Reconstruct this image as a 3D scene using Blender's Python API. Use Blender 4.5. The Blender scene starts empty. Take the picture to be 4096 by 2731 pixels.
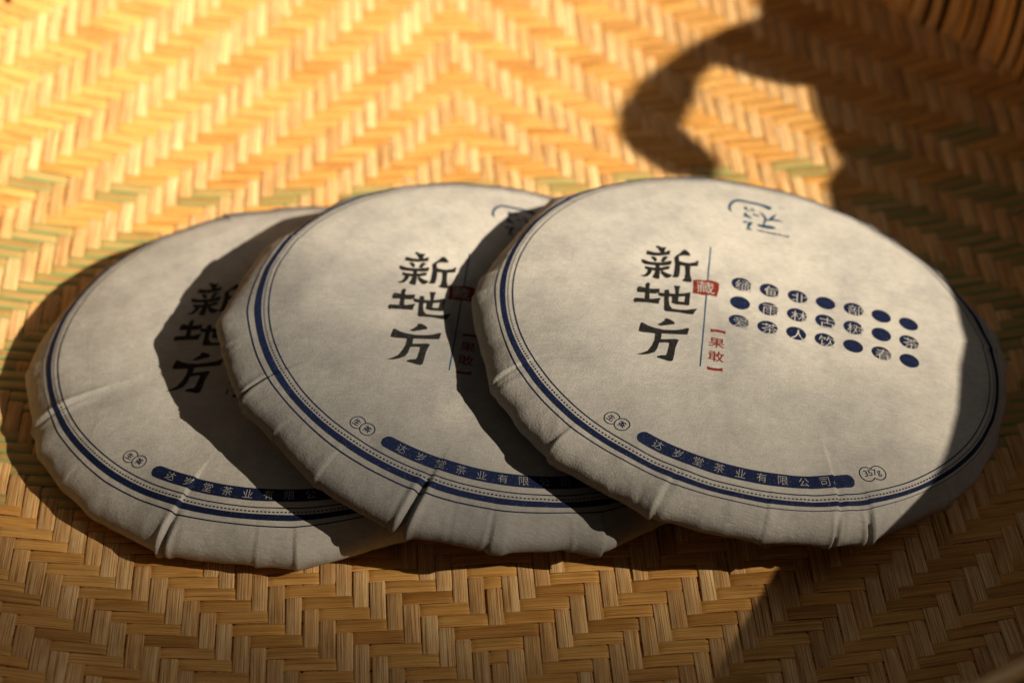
import bpy, bmesh, math, random
import numpy as np
from mathutils import Matrix, Vector

MM = 0.001
sc = bpy.context.scene
col = sc.collection

# ------------------------------------------------------------------ camera
CAM = np.array([74.9525, -674.3286, 540.7010])
CX = Vector((0.99999197, 0.00251222, 0.00312213))
CDOWN = Vector((0.00400736, -0.62689729, -0.77909161))
CFWD = Vector((0.0, 0.77909786, -0.62690232))
cam = bpy.data.cameras.new('camera')
cam.sensor_fit = 'HORIZONTAL'
cam.sensor_width = 22.3
cam.lens = 10000.0 / 4096.0 * 22.3
cam.clip_start = 0.02
cam.clip_end = 50
cam.dof.use_dof = True
cam.dof.focus_distance = 0.797
cam.dof.aperture_fstop = 5.0
camo = bpy.data.objects.new('camera', cam)
col.objects.link(camo)
camo.matrix_world = Matrix((
    (CX.x, -CDOWN.x, -CFWD.x, CAM[0] * MM),
    (CX.y, -CDOWN.y, -CFWD.y, CAM[1] * MM),
    (CX.z, -CDOWN.z, -CFWD.z, CAM[2] * MM),
    (0, 0, 0, 1)))
sc.camera = camo

# ------------------------------------------------------------------ light
world = bpy.data.worlds.new('World')
sc.world = world
world.use_nodes = True
bg = world.node_tree.nodes['Background']
bg.inputs[0].default_value = (1.0, 0.95, 0.87, 1)
bg.inputs[1].default_value = 0.058

EL, AZ = math.radians(35), math.radians(-26)
SUN = np.array([math.cos(EL) * math.cos(AZ), math.cos(EL) * math.sin(AZ), math.sin(EL)])
C0 = np.array([74., 20., 0.])
LAMP = C0 + SUN * 4000
AIM = np.array([-62., 198., 0.])
# low sun through the window: a wide beam with a brighter core, both from one place
for nm, en, deg in (('window_sunlight', 40, 26.0), ('window_sunlight_core', 2000, 8.7)):
    sp = bpy.data.lights.new(nm, 'SPOT')
    sp.energy = en
    sp.color = (1.0, 0.90, 0.745)
    sp.shadow_soft_size = 0.014
    sp.spot_size = math.radians(deg)
    sp.spot_blend = 1.0
    spo = bpy.data.objects.new(nm, sp)
    col.objects.link(spo)
    spo.location = Vector(LAMP * MM)
    spo.rotation_euler = Vector((AIM - LAMP) * MM).to_track_quat('-Z', 'Y').to_euler()

# added fill lamp from the right, large and soft, lifts the shaded paper
al = bpy.data.lights.new('soft_fill_light', 'AREA')
al.shape = 'RECTANGLE'
al.size, al.size_y = 1.3, 1.0
al.energy = 6.5
al.color = (.95, .97, 1.0)
alo = bpy.data.objects.new('soft_fill_light', al)
col.objects.link(alo)
alo.location = Vector((C0 + 2300 * np.array([math.cos(0.6) * math.cos(.05), math.cos(0.6) * math.sin(.05), math.sin(0.6)])) * MM)
alo.rotation_euler = (Vector(C0 * MM) - alo.location).to_track_quat('-Z', 'Y').to_euler()

sc.view_settings.view_transform = 'Standard'
sc.view_settings.look = 'None'
sc.view_settings.exposure = 0
sc.view_settings.gamma = 1
sc.render.engine = 'CYCLES'
sc.cycles.max_bounces = 8
sc.cycles.diffuse_bounces = 5
sc.cycles.use_denoising = True
sc.cycles.caustics_reflective = False
sc.cycles.caustics_refractive = False

rng = np.random.default_rng(11)
random.seed(11)

# ------------------------------------------------------------------ materials
def new_mat(name):
    m = bpy.data.materials.new(name)
    m.use_nodes = True
    nt = m.node_tree
    for n in list(nt.nodes):
        nt.nodes.remove(n)
    out = nt.nodes.new('ShaderNodeOutputMaterial')
    b = nt.nodes.new('ShaderNodeBsdfPrincipled')
    nt.links.new(b.outputs[0], out.inputs[0])
    return m, nt, b

def nd(nt, t, **kw):
    n = nt.nodes.new(t)
    for k, v in kw.items():
        setattr(n, k, v)
    return n

def mapping(nt, src, scale, loc=(0, 0, 0)):
    mp = nd(nt, 'ShaderNodeMapping')
    mp.inputs['Scale'].default_value = scale
    mp.inputs['Location'].default_value = loc
    nt.links.new(src, mp.inputs['Vector'])
    return mp.outputs[0]

def noise(nt, vec, scale, detail=3, rough=.55):
    n = nd(nt, 'ShaderNodeTexNoise')
    n.inputs['Scale'].default_value = scale
    n.inputs['Detail'].default_value = detail
    n.inputs['Roughness'].default_value = rough
    nt.links.new(vec, n.inputs['Vector'])
    return n.outputs[0]

def ramp(nt, fac, stops):
    r = nd(nt, 'ShaderNodeValToRGB')
    e = r.color_ramp.elements
    while len(e) > 1:
        e.remove(e[-1])
    e[0].position, e[0].color = stops[0][0], (*stops[0][1], 1)
    for p, c in stops[1:]:
        x = e.new(p)
        x.color = (*c, 1)
    nt.links.new(fac, r.inputs[0])
    return r.outputs[0]

def mix(nt, fac, a, b, mode='MIX'):
    m = nd(nt, 'ShaderNodeMix', data_type='RGBA', blend_type=mode)
    for sock, v in ((m.inputs[0], fac), (m.inputs[6], a), (m.inputs[7], b)):
        if hasattr(v, 'is_linked') or hasattr(v, 'links'):
            nt.links.new(v, sock)
        elif isinstance(v, tuple):
            sock.default_value = (*v, 1)
        else:
            sock.default_value = v
    return m.outputs[2]

def math_n(nt, op, a, b=None):
    m = nd(nt, 'ShaderNodeMath', operation=op)
    for sock, v in ((m.inputs[0], a), (m.inputs[1], b)):
        if v is None:
            continue
        if hasattr(v, 'links'):
            nt.links.new(v, sock)
        else:
            sock.default_value = v
    return m.outputs[0]

def bump(nt, b, h, strength, dist):
    bp = nd(nt, 'ShaderNodeBump')
    bp.inputs['Strength'].default_value = strength
    bp.inputs['Distance'].default_value = dist
    nt.links.new(h, bp.inputs['Height'])
    nt.links.new(bp.outputs[0], b.inputs['Normal'])

def paper_material(tight, seed):
    m, nt, b = new_mat('cotton_paper')
    tc = nd(nt, 'ShaderNodeTexCoord').outputs['Object']
    v = mapping(nt, tc, (1000, 1000, 1000))
    big = noise(nt, v, .045, 4, .6)
    c1 = ramp(nt, big, [(.3, (.345, .317, .277)), (.5, (.425, .387, .33)), (.72, (.465, .422, .357))])
    mid = noise(nt, v, .35, 4, .65)
    c2 = ramp(nt, mid, [(.3, (.90, .90, .91)), (.55, (1, 1, 1)), (.75, (1.03, 1.03, 1.02))])
    c = mix(nt, 1.0, c1, c2, 'MULTIPLY')
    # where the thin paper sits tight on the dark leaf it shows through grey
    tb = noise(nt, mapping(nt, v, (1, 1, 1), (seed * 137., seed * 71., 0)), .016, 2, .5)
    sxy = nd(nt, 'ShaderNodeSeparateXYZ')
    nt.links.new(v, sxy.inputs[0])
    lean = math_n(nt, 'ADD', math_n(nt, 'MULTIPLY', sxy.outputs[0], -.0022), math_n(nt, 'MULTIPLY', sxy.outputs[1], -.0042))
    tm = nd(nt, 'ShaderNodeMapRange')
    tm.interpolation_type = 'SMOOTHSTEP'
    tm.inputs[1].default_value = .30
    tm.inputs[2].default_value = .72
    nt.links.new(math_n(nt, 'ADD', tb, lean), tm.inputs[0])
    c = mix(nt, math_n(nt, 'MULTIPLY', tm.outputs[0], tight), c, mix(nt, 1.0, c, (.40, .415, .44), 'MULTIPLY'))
    # pale long fibres lying in two directions
    hs = []
    for k, ang in enumerate((.9, -.75, 2.3)):
        mp = nd(nt, 'ShaderNodeMapping')
        mp.inputs['Rotation'].default_value = (0, 0, ang)
        mp.inputs['Scale'].default_value = (.3, 2.3, 1.0)
        nt.links.new(v, mp.inputs['Vector'])
        hs.append(noise(nt, mp.outputs[0], 1.0, 3, .6))
    f = math_n(nt, 'MAXIMUM', hs[0], math_n(nt, 'MAXIMUM', hs[1], hs[2]))
    cf = ramp(nt, f, [(.5, (.92, .92, .92)), (.62, (1, 1, 1)), (.74, (1.2, 1.19, 1.17))])
    c = mix(nt, 1.0, c, cf, 'MULTIPLY')
    # rare dark bark specks
    vo = nd(nt, 'ShaderNodeTexVoronoi')
    vo.inputs['Scale'].default_value = .085
    nt.links.new(v, vo.inputs['Vector'])
    sep = nd(nt, 'ShaderNodeSeparateColor')
    nt.links.new(vo.outputs['Color'], sep.inputs[0])
    lim = math_n(nt, 'MULTIPLY', math_n(nt, 'SUBTRACT', sep.outputs[0], .45), .055)
    speck = math_n(nt, 'LESS_THAN', vo.outputs['Distance'], lim)
    c = mix(nt, math_n(nt, 'MULTIPLY', speck, .6), c, (.2, .17, .12))
    nt.links.new(c, b.inputs['Base Color'])
    b.inputs['Roughness'].default_value = .82
    b.inputs['Specular IOR Level'].default_value = .25
    h = math_n(nt, 'ADD', math_n(nt, 'MULTIPLY', f, .8),
               math_n(nt, 'ADD', math_n(nt, 'MULTIPLY', noise(nt, v, 1.5, 3), .6), math_n(nt, 'MULTIPLY', noise(nt, v, .25, 3), .7)))
    bump(nt, b, h, .75, .00036)
    return m

def ink_material(name, color, color2, worn=.3):
    m, nt, b = new_mat(name)
    tc = nd(nt, 'ShaderNodeTexCoord').outputs['Object']
    v = mapping(nt, tc, (1000, 1000, 1000))
    n = noise(nt, v, 1.6, 4, .7)
    c = ramp(nt, n, [(.35, color), (.58, color), (.72, color2)])
    nt.links.new(c, b.inputs['Base Color'])
    b.inputs['Roughness'].default_value = .7
    b.inputs['Specular IOR Level'].default_value = .08
    bump(nt, b, noise(nt, v, 2.0, 3), .35, .0003)
    return m

def bamboo_material(name, dark, midc, light, green=None, rough=.5):
    m, nt, b = new_mat(name)
    uv = nd(nt, 'ShaderNodeUVMap')
    uv.uv_map = 'UVMap'
    rnd = nd(nt, 'ShaderNodeObjectInfo').outputs['Random']
    v = uv.outputs[0]
    s1 = noise(nt, mapping(nt, v, (.018, 2.3, 1)), 1.0, 4, .6)
    s2 = noise(nt, mapping(nt, v, (.05, 6.5, 1)), 1.0, 2, .5)
    s = math_n(nt, 'ADD', math_n(nt, 'MULTIPLY', s1, .55), math_n(nt, 'MULTIPLY', s2, .45))
    c = ramp(nt, s, [(.405, dark), (.47, midc), (.555, light)])
    # slow change of tone along each strip
    t = noise(nt, mapping(nt, v, (.035, .12, 1)), 1.0, 3, .6)
    c = mix(nt, 1.0, c, ramp(nt, t, [(.3, (.80, .74, .66)), (.5, (1, 1, 1)), (.7, (1.12, 1.12, 1.1))]), 'MULTIPLY')
    c = mix(nt, 1.0, c, ramp(nt, rnd, [(0, (.78, .70, .60)), (.3, (1, .97, .92)), (.55, (1.08, 1.10, 1.12)), (.8, (.95, .86, .74)), (1, (1.05, 1.0, .9))]), 'MULTIPLY')
    sx = nd(nt, 'ShaderNodeSeparateXYZ')  # u along, v across
    nt.links.new(v, sx.inputs[0])
    if green:
        e = noise(nt, mapping(nt, v, (.02, .3, 1)), 1.0, 2)
        w = math_n(nt, 'ADD', math_n(nt, 'ABSOLUTE', math_n(nt, 'SUBTRACT', sx.outputs[1], 2.7)), math_n(nt, 'MULTIPLY', math_n(nt, 'SUBTRACT', e, .5), 2.6))
        gm = ramp(nt, w, [(.0, (0, 0, 0)), (.9, (0, 0, 0)), (1.0, (0, 0, 0))])
        mr = nd(nt, 'ShaderNodeMapRange')
        mr.inputs[1].default_value = green[1]
        mr.inputs[2].default_value = green[1] + .7
        nt.links.new(w, mr.inputs[0])
        c = mix(nt, math_n(nt, 'MULTIPLY', mr.outputs[0], .85), c, green[0])
    # small dark knots
    vo = nd(nt, 'ShaderNodeTexVoronoi')
    vo.inputs['Scale'].default_value = 1.0
    nt.links.new(mapping(nt, v, (.045, .16, 1)), vo.inputs['Vector'])
    sep = nd(nt, 'ShaderNodeSeparateColor')
    nt.links.new(vo.outputs['Color'], sep.inputs[0])
    lim = math_n(nt, 'MULTIPLY', math_n(nt, 'SUBTRACT', sep.outputs[0], .72), .22)
    c = mix(nt, math_n(nt, 'MULTIPLY', math_n(nt, 'LESS_THAN', vo.outputs['Distance'], lim), .65), c, (.05, .03, .012))
    nt.links.new(c, b.inputs['Base Color'])
    b.inputs['Roughness'].default_value = rough
    b.inputs['Specular IOR Level'].default_value = .4
    bump(nt, b, s, .7, .0005)
    return m

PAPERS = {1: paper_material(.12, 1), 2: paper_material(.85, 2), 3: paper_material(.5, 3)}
PAPER = None
BLUE = ink_material('navy_ink', (.006, .010, .033), (.07, .085, .12))
TEAL = ink_material('teal_ink', (.012, .045, .085), (.03, .10, .16))
BLACK = ink_material('black_ink', (.011, .010, .009), (.10, .09, .075))
RED = ink_material('red_ink', (.135, .014, .008), (.30, .14, .09))
WARP = bamboo_material('bamboo_pith', (.31, .115, .024), (.62, .325, .10), (.84, .585, .30))
WEFT = bamboo_material('bamboo_ochre', (.34, .135, .022), (.57, .26, .05), (.76, .43, .13))
GREEN = bamboo_material('bamboo_green_skin', (.34, .165, .04), (.47, .26, .07), (.58, .35, .12), ((.26, .275, .09), .7))
HOOP = bamboo_material('bamboo_rim', (.28, .15, .05), (.42, .26, .10), (.52, .35, .16), None, .42)
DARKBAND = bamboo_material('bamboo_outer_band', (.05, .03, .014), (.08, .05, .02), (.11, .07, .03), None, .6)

# ------------------------------------------------------------------ helpers
def link(name, me, mat, parent=None):
    o = bpy.data.objects.new(name, me)
    if mat:
        me.materials.append(mat)
    col.objects.link(o)
    if parent:
        o.parent = parent
    return o

def empty(name, M):
    o = bpy.data.objects.new(name, None)
    o.empty_display_size = .02
    col.objects.link(o)
    o.matrix_world = M
    return o

def mesh_np(name, verts, faces, smooth=True):
    me = bpy.data.meshes.new(name)
    me.from_pydata([tuple(v) for v in verts], [], [tuple(f) for f in faces])
    if smooth:
        me.polygons.foreach_set('use_smooth', [True] * len(me.polygons))
    me.update()
    return me

def grid_faces(n, m, wrap):
    """n rows x m columns of vertices; columns wrap if asked"""
    i = np.arange(n - 1)[:, None]
    j = np.arange(m if wrap else m - 1)[None, :]
    a = i * m + j
    b = i * m + (j + 1) % m
    return np.stack([a, b, b + m, a + m], -1).reshape(-1, 4)

def sstep(a, b, x):
    t = np.clip((x - a) / (b - a), 0, 1)
    return t * t * (3 - 2 * t)

class VNoise:
    def __init__(self, seed):
        self.g = np.random.default_rng(seed).uniform(-1, 1, (128, 128))
    def __call__(self, x, y):
        xi = np.floor(x).astype(int); yi = np.floor(y).astype(int)
        fx = x - xi; fy = y - yi
        fx = fx * fx * fx * (fx * (fx * 6 - 15) + 10); fy = fy * fy * fy * (fy * (fy * 6 - 15) + 10)
        g = self.g
        a = g[xi % 128, yi % 128]; b = g[(xi + 1) % 128, yi % 128]
        c = g[xi % 128, (yi + 1) % 128]; d = g[(xi + 1) % 128, (yi + 1) % 128]
        return (a * (1 - fx) + b * fx) * (1 - fy) + (c * (1 - fx) + d * fx) * fy

# ------------------------------------------------------------------ table
def table():
    me = mesh_np('table', [(-1.6, -1.6, 0), (1.6, -1.6, 0), (1.6, 1.6, 0), (-1.6, 1.6, 0)], [(0, 1, 2, 3)], False)
    m, nt, b = new_mat('dark_table')
    tc = nd(nt, 'ShaderNodeTexCoord').outputs['Object']
    n = noise(nt, mapping(nt, tc, (6, 90, 1)), 1.0, 5, .6)
    nt.links.new(ramp(nt, n, [(.3, (.025, .016, .010)), (.7, (.06, .038, .022))]), b.inputs['Base Color'])
    b.inputs['Roughness'].default_value = .5
    o = link('table', me, m)
    o.location.z = -30 * MM
    o['kind'] = 'structure'
table()

# ------------------------------------------------------------------ bamboo tray
TC = np.array([62., 17.])            # tray centre
BOWL = (82., 11., 148., .22, -24.6)
RK, RR, ZR = 262., 276., 56.         # knee radius, rim radius, rim top
CO = np.array([[61.876, 20.193], [156.231, 13.711], [-10.391, 165.658], [-0.369, 3.688], [-4.083, 0.599], [-0.063, -0.033], [3.146, 0.184], [2.138, 0.705], [-2.284, -1.448], [-0.047, 0.139]])

def wmap(i, j):
    i = i / 30.; j = j / 30.
    b = np.stack([1 + 0 * i, i, j, i * i, i * j, j * j, i ** 3, i * i * j, i * j * j, j ** 3], -1)
    return b @ CO

def zbowl(x, y):
    xc, yc, r0, k, zf = BOWL
    r = np.hypot(x - xc, y - yc)
    return zf + k * np.maximum(0, r - r0) ** 2 / 100

tray = empty('bamboo_tray', Matrix.Translation((TC[0] * MM, TC[1] * MM, -29 * MM)))
tray['label'] = 'large round shallow tray woven from split bamboo, holding the three wrapped cakes'
tray['category'] = 'tray'
TO = np.array([TC[0], TC[1], -29.])

def over(i, j):
    """True where the lengthwise strip passes over"""
    return ((abs(i) + abs(j) + 5) % 6) >= 3

def strip(kind, idx):
    step = .2
    t = np.arange(-56, 56.001, step)
    I, J = (np.full_like(t, idx), t) if kind == 'warp' else (t, np.full_like(t, idx))
    P = wmap(I, J)
    r = np.hypot(*(P - TC).T)
    ins = np.where(r < RK)[0]
    if len(ins) < 20:
        return
    t = t[ins[0]:ins[-1] + 1]
    P = P[ins[0]:ins[-1] + 1]
    off = np.zeros(len(t))
    cr = np.round(t).astype(int)
    for n in range(len(t)):
        def st(k):
            ov = over(idx, k) if kind == 'warp' else not over(k, idx)
            return 1. if ov else -1.
        k = cr[n]; f = t[n] - k
        a = st(k); b = st(k + (1 if f > 0 else -1))
        w = max(0., (abs(f) - .22) / .56)      # 0 at the plateau, .5 on the boundary
        w = w * w * (3 - 2 * w)
        off[n] = a * (1 - w) + b * w
        if a == b:
            off[n] += .25 * a * (.5 - abs(abs(f) - .5))
    z = zbowl(P[:, 0], P[:, 1]) + off * .34
    # slow sideways wander
    ph = rng.uniform(0, 6.28, 3)
    wand = .16 * np.sin(t * .11 + ph[0]) + .1 * np.sin(t * .31 + ph[1])
    d = np.gradient(P, axis=0)
    d /= np.linalg.norm(d, axis=1)[:, None]
    nrm = np.stack([-d[:, 1], d[:, 0]], 1)
    P = P + nrm * wand[:, None]
    C = np.c_[P, z]
    pitch = 5.31 if kind == 'warp' else 5.62
    width = np.full(len(t), pitch * (.95 + rng.uniform(-.06, .04))) * (1 + .012 * np.sin(t * .2 + ph[2]))
    # keep the width of the local pitch
    h = .5
    if kind == 'warp':
        loc = np.linalg.norm(wmap(np.full_like(t, idx + h), t) - wmap(np.full_like(t, idx - h), t), axis=1)
    else:
        loc = np.linalg.norm(wmap(t, np.full_like(t, idx + h)) - wmap(t, np.full_like(t, idx - h)), axis=1)
    width = width * loc / pitch
    # bend both ends up the open wall of slats to the rim
    def wall(p, zz):
        v = (p - TC) / np.linalg.norm(p - TC)
        s = np.linspace(0, 1, 12)[1:]
        rr = np.linalg.norm(p - TC) + (RR - 6 - np.linalg.norm(p - TC)) * (1 - (1 - s) ** 2.2)
        zs = zz + (ZR - 6 - zz) * s ** 1.25
        return np.c_[TC + v * rr[:, None], zs]
    Aw = wall(C[0, :2], C[0, 2])[::-1]
    Bw = wall(C[-1, :2], C[-1, 2])
    nA = len(Aw)
    C = np.concatenate([Aw, C, Bw])
    width = np.concatenate([np.linspace(.5, .88, nA) * width[0], width, np.linspace(.88, .5, nA) * width[-1]])
    T = np.gradient(C, axis=0)
    T /= np.linalg.norm(T, axis=1)[:, None]
    # surface up vector: bowl normal, leaning inward on the wall
    e = .5
    gx = (zbowl(C[:, 0] + e, C[:, 1]) - zbowl(C[:, 0] - e, C[:, 1])) / (2 * e)
    gy = (zbowl(C[:, 0], C[:, 1] + e) - zbowl(C[:, 0], C[:, 1] - e)) / (2 * e)
    U = np.c_[-gx, -gy, np.ones(len(C))]
    inw = np.c_[TC - C[:, :2], np.zeros(len(C))]
    inw /= np.linalg.norm(inw, axis=1)[:, None] + 1e-9
    U[:nA] = inw[:nA] + (0, 0, .3); U[-nA:] = inw[-nA:] + (0, 0, .3)
    U -= T * (U * T).sum(1)[:, None]
    U /= np.linalg.norm(U, axis=1)[:, None]
    S = np.cross(T, U)
    # cross-section: gently crowned, eased edges
    th = .24
    sec = [(-.5, -th), (-.5, th * .45), (-.44, th), (0, th + .05), (.44, th), (.5, th * .45), (.5, -th)]
    V = np.stack([C + S * (a * width)[:, None] + U * b for a, b in sec], 1)
    n, m = V.shape[:2]
    F = grid_faces(n, m, False)
    caps = [tuple(range(m)), tuple((n - 1) * m + k for k in reversed(range(m)))]
    bot = [((k + 1) * m, k * m, k * m + m - 1, (k + 1) * m + m - 1) for k in range(n - 1)]
    vv = (V.reshape(-1, 3) - TO) * MM
    faces = [tuple(f[::-1]) for f in F] + bot + caps
    me = bpy.data.meshes.new('strip')
    me.from_pydata(vv.tolist(), [], faces)
    me.polygons.foreach_set('use_smooth', [True] * len(F) + [False] * (len(bot) + 2))
    L = np.concatenate([[0], np.cumsum(np.linalg.norm(np.diff(C, axis=0), axis=1))]) + rng.uniform(0, 3000)
    uv = np.zeros((n, m, 2))
    uv[:, :, 0] = L[:, None]
    uv[:, :, 1] = np.array([a for a, b in sec])[None, :] * 5.4 + 2.7
    uv = uv.reshape(-1, 2)
    lay = me.uv_layers.new(name='UVMap')
    vi = np.empty(len(me.loops), int)
    me.loops.foreach_get('vertex_index', vi)
    lay.data.foreach_set('uv', uv[vi].ravel())
    me.update()
    if kind == 'warp':
        mat = WARP
    else:
        g = 1.0 if -13 <= idx <= 14 else (.3 if -15 <= idx <= 19 else .0)
        mat = GREEN if rng.uniform() < g else WEFT
    link('lengthwise_strip' if kind == 'warp' else 'crosswise_strip', me, mat, tray)

for k in range(-52, 53):
    strip('warp', k)
for k in range(-50, 51):
    strip('weft', k)

def ring_mesh(sec, n=240, wob=0., seed=1):
    """lathe a closed section (r, z) round the tray axis"""
    a = np.linspace(0, 2 * np.pi, n, endpoint=False)
    ph = np.random.default_rng(seed).uniform(0, 6.28, 4)
    w = wob * (np.sin(2 * a + ph[0]) + .5 * np.sin(5 * a + ph[1]) + .3 * np.sin(11 * a + ph[2]))
    m = len(sec)
    V = np.zeros((n, m, 3))
    for k, (r, z) in enumerate(sec):
        V[:, k] = np.c_[(r + w * .5) * np.cos(a), (r + w * .5) * np.sin(a), np.full(n, z + 29) + w * .4]
    F = []
    for i in range(n):
        for k in range(m):
            F.append((i * m + k, ((i + 1) % n) * m + k, ((i + 1) % n) * m + (k + 1) % m, i * m + (k + 1) % m))
    me = bpy.data.meshes.new('ring')
    me.from_pydata((V.reshape(-1, 3) * MM).tolist(), [], F)
    me.polygons.foreach_set('use_smooth', [True] * len(F))
    lay = me.uv_layers.new(name='UVMap')
    uv = []
    for i in range(n):
        for k in range(m):
            for (ii, kk) in ((i, k), (i + 1, k), (i + 1, k + 1), (i, k + 1)):
                uv.append((ii / n * 1650, kk * 1.1 + seed * 7))
    lay.data.foreach_set('uv', np.array(uv).ravel())
    me.update()
    return me

def rsec(r0, r1, z0, z1, c=1.6):
    return [(r0 + c, z0), (r1 - c, z0), (r1, z0 + c), (r1, z1 - c), (r1 - c, z1), (r0 + c, z1), (r0, z1 - c), (r0, z0 + c)]
link('inner_hoop', ring_mesh(rsec(RR - 9, RR - 4.5, ZR - 13, ZR), 240, .5, 1), HOOP, tray)
link('outer_hoop', ring_mesh(rsec(RR - 1.5, RR + 4, ZR - 15, ZR - .6), 240, .5, 1), HOOP, tray)
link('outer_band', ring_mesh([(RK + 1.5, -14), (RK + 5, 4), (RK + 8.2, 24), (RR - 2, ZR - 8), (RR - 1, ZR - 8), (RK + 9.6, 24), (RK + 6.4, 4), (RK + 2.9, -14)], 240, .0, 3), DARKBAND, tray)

def lashing_mesh():
    sec = rsec(RR - 10.2, RR + 5.2, ZR - 16, ZR + .9, 2.4)
    inner = rsec(RR - 9.4, RR + 4.4, ZR - 15.3, ZR + .2, 2.0)
    n = 4
    V, F = [], []
    m = len(sec)
    for i in range(n):
        y = (i / (n - 1) - .5) * 5.0
        for (r, z) in sec:
            V.append(((r - RR) * MM, (y + (z - ZR) * .12) * MM, (z + 29) * MM))
    for i in range(n - 1):
        for k in range(m):
            F.append((i * m + k, (i + 1) * m + k, (i + 1) * m + (k + 1) % m, i * m + (k + 1) % m))
    b0 = len(V)
    for y in (-2.5, 2.5):
        for (r, z) in inner:
            V.append(((r - RR) * MM, (y + (z - ZR) * .12) * MM, (z + 29) * MM))
    for k in range(m):
        F.append((k, (k + 1) % m, b0 + (k + 1) % m, b0 + k))
        e = (n - 1) * m
        F.append((e + (k + 1) % m, e + k, b0 + m + k, b0 + m + (k + 1) % m))
    me = mesh_np('lashing', V, F)
    lay = me.uv_layers.new(name='UVMap')
    uv = []
    for p in me.polygons:
        for li in p.loop_indices:
            v = me.vertices[me.loops[li].vertex_index].co
            uv.append((v.z * 1000, v.y * 1000))
    lay.data.foreach_set('uv', np.array(uv).ravel())
    me.materials.append(HOOP)
    return me
lm = lashing_mesh()
for k in range(46):
    a = 2 * math.pi * (k + .3 * random.random()) / 46
    o = bpy.data.objects.new('lashing', lm)
    col.objects.link(o)
    o.parent = tray
    o.location = (RR * math.cos(a) * MM, RR * math.sin(a) * MM, 0)
    o.rotation_euler = (0, 0, a)

# ------------------------------------------------------------------ tea cakes
CTRL = [(0, 0), (20, -.02), (40, -.32), (60, -1.6), (75, -3.9), (85, -6.45), (90, -8.7), (93.5, -11.4), (95, -14.5), (94, -18),
        (90, -21.3), (84, -23.2), (74, -24.), (54, -22.4), (34, -19), (16, -16.4), (0, -15.5)]
def spline(ctrl, per=24):
    p = np.array(ctrl, float)
    p = np.concatenate([[p[0] * 2 - p[1]], p, [p[-1] * 2 - p[-2]]])
    out = []
    for k in range(1, len(p) - 2):
        t = np.linspace(0, 1, per, endpoint=False)[:, None]
        d1 = (p[k + 1] - p[k - 1]) / 2; d2 = (p[k + 2] - p[k]) / 2
        out.append((2 * t ** 3 - 3 * t ** 2 + 1) * p[k] + (t ** 3 - 2 * t ** 2 + t) * d1 + (-2 * t ** 3 + 3 * t ** 2) * p[k + 1] + (t ** 3 - t ** 2) * d2)
    out.append(p[-2][None])
    return np.concatenate(out)
PROF = spline(CTRL)
ARC = np.concatenate([[0], np.cumsum(np.linalg.norm(np.diff(PROF, axis=0), axis=1))])
IMAX = int(PROF[:, 0].argmax())
PD = np.gradient(PROF, axis=0); PD /= np.linalg.norm(PD, axis=1)[:, None]
ARC_MAXR = ARC[IMAX]
def rho_of_r(r):
    return np.interp(r, PROF[:IMAX + 1, 0], ARC[:IMAX + 1])

OUT = {
 1: [(154.9, .964), (165.8, .958), (177.8, .972), (-171.0, .993), (-164.6, .983), (-152.2, .982), (-144.6, 1.007), (-133.6, 1.008), (-124.3, 1.026), (-114.8, 1.021), (-107.2, 1.022), (-105.4, 1.043), (-96.8, 1.016), (-87.3, 1.017), (-79.8, 1.029), (-73.0, 1.008), (-56.5, .989), (-38, 1.0), (-20, .98), (0, 1.0), (18, .985), (40, 1.0), (58, .985), (80, 1.0), (100, .975), (118, .99), (138, .965)],
 2: [(156.8, .956), (162.6, .975), (173.2, .98), (-178.7, 1.004), (-170.5, 1.034), (-163.2, 1.021), (-154.9, 1.024), (-149.9, 1.023), (-146.4, 1.026), (-134.4, 1.012), (-125.7, 1.031), (-122.5, 1.037), (-114.7, 1.04), (-107.2, 1.042), (-103.1, 1.049), (-95.3, 1.031), (-88.3, 1.023), (-85.4, 1.028), (-76.0, 1.001), (-71.5, .993), (-65.3, 1.025), (-62.7, 1.012), (-50.4, .964), (-32, 1.0), (-12, .98), (8, 1.0), (28, .975), (48, .99), (70, .965), (92, .985), (112, .965), (136, .98)],
 3: [(143.4, .979), (158.7, .945), (170.7, .954), (177.6, .976), (-176.1, .99), (-167.9, .976), (-156.5, .978), (-149.3, 1.001), (-138.9, 1.005), (-129.9, 1.008), (-128.0, 1.015), (-119.1, .991), (-108.5, .988), (-105.6, .994), (-97.0, .976), (-84.5, .972), (-75.1, .963), (-70.1, .965), (-62.7, .977), (-51.5, .945), (-39.3, .94), (-28.0, .941), (-14.7, .936), (.9, .951), (12.1, .979), (20.8, 1.0), (40, .965), (62, .985), (84, .96), (104, .98), (124, .96)],
}
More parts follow.
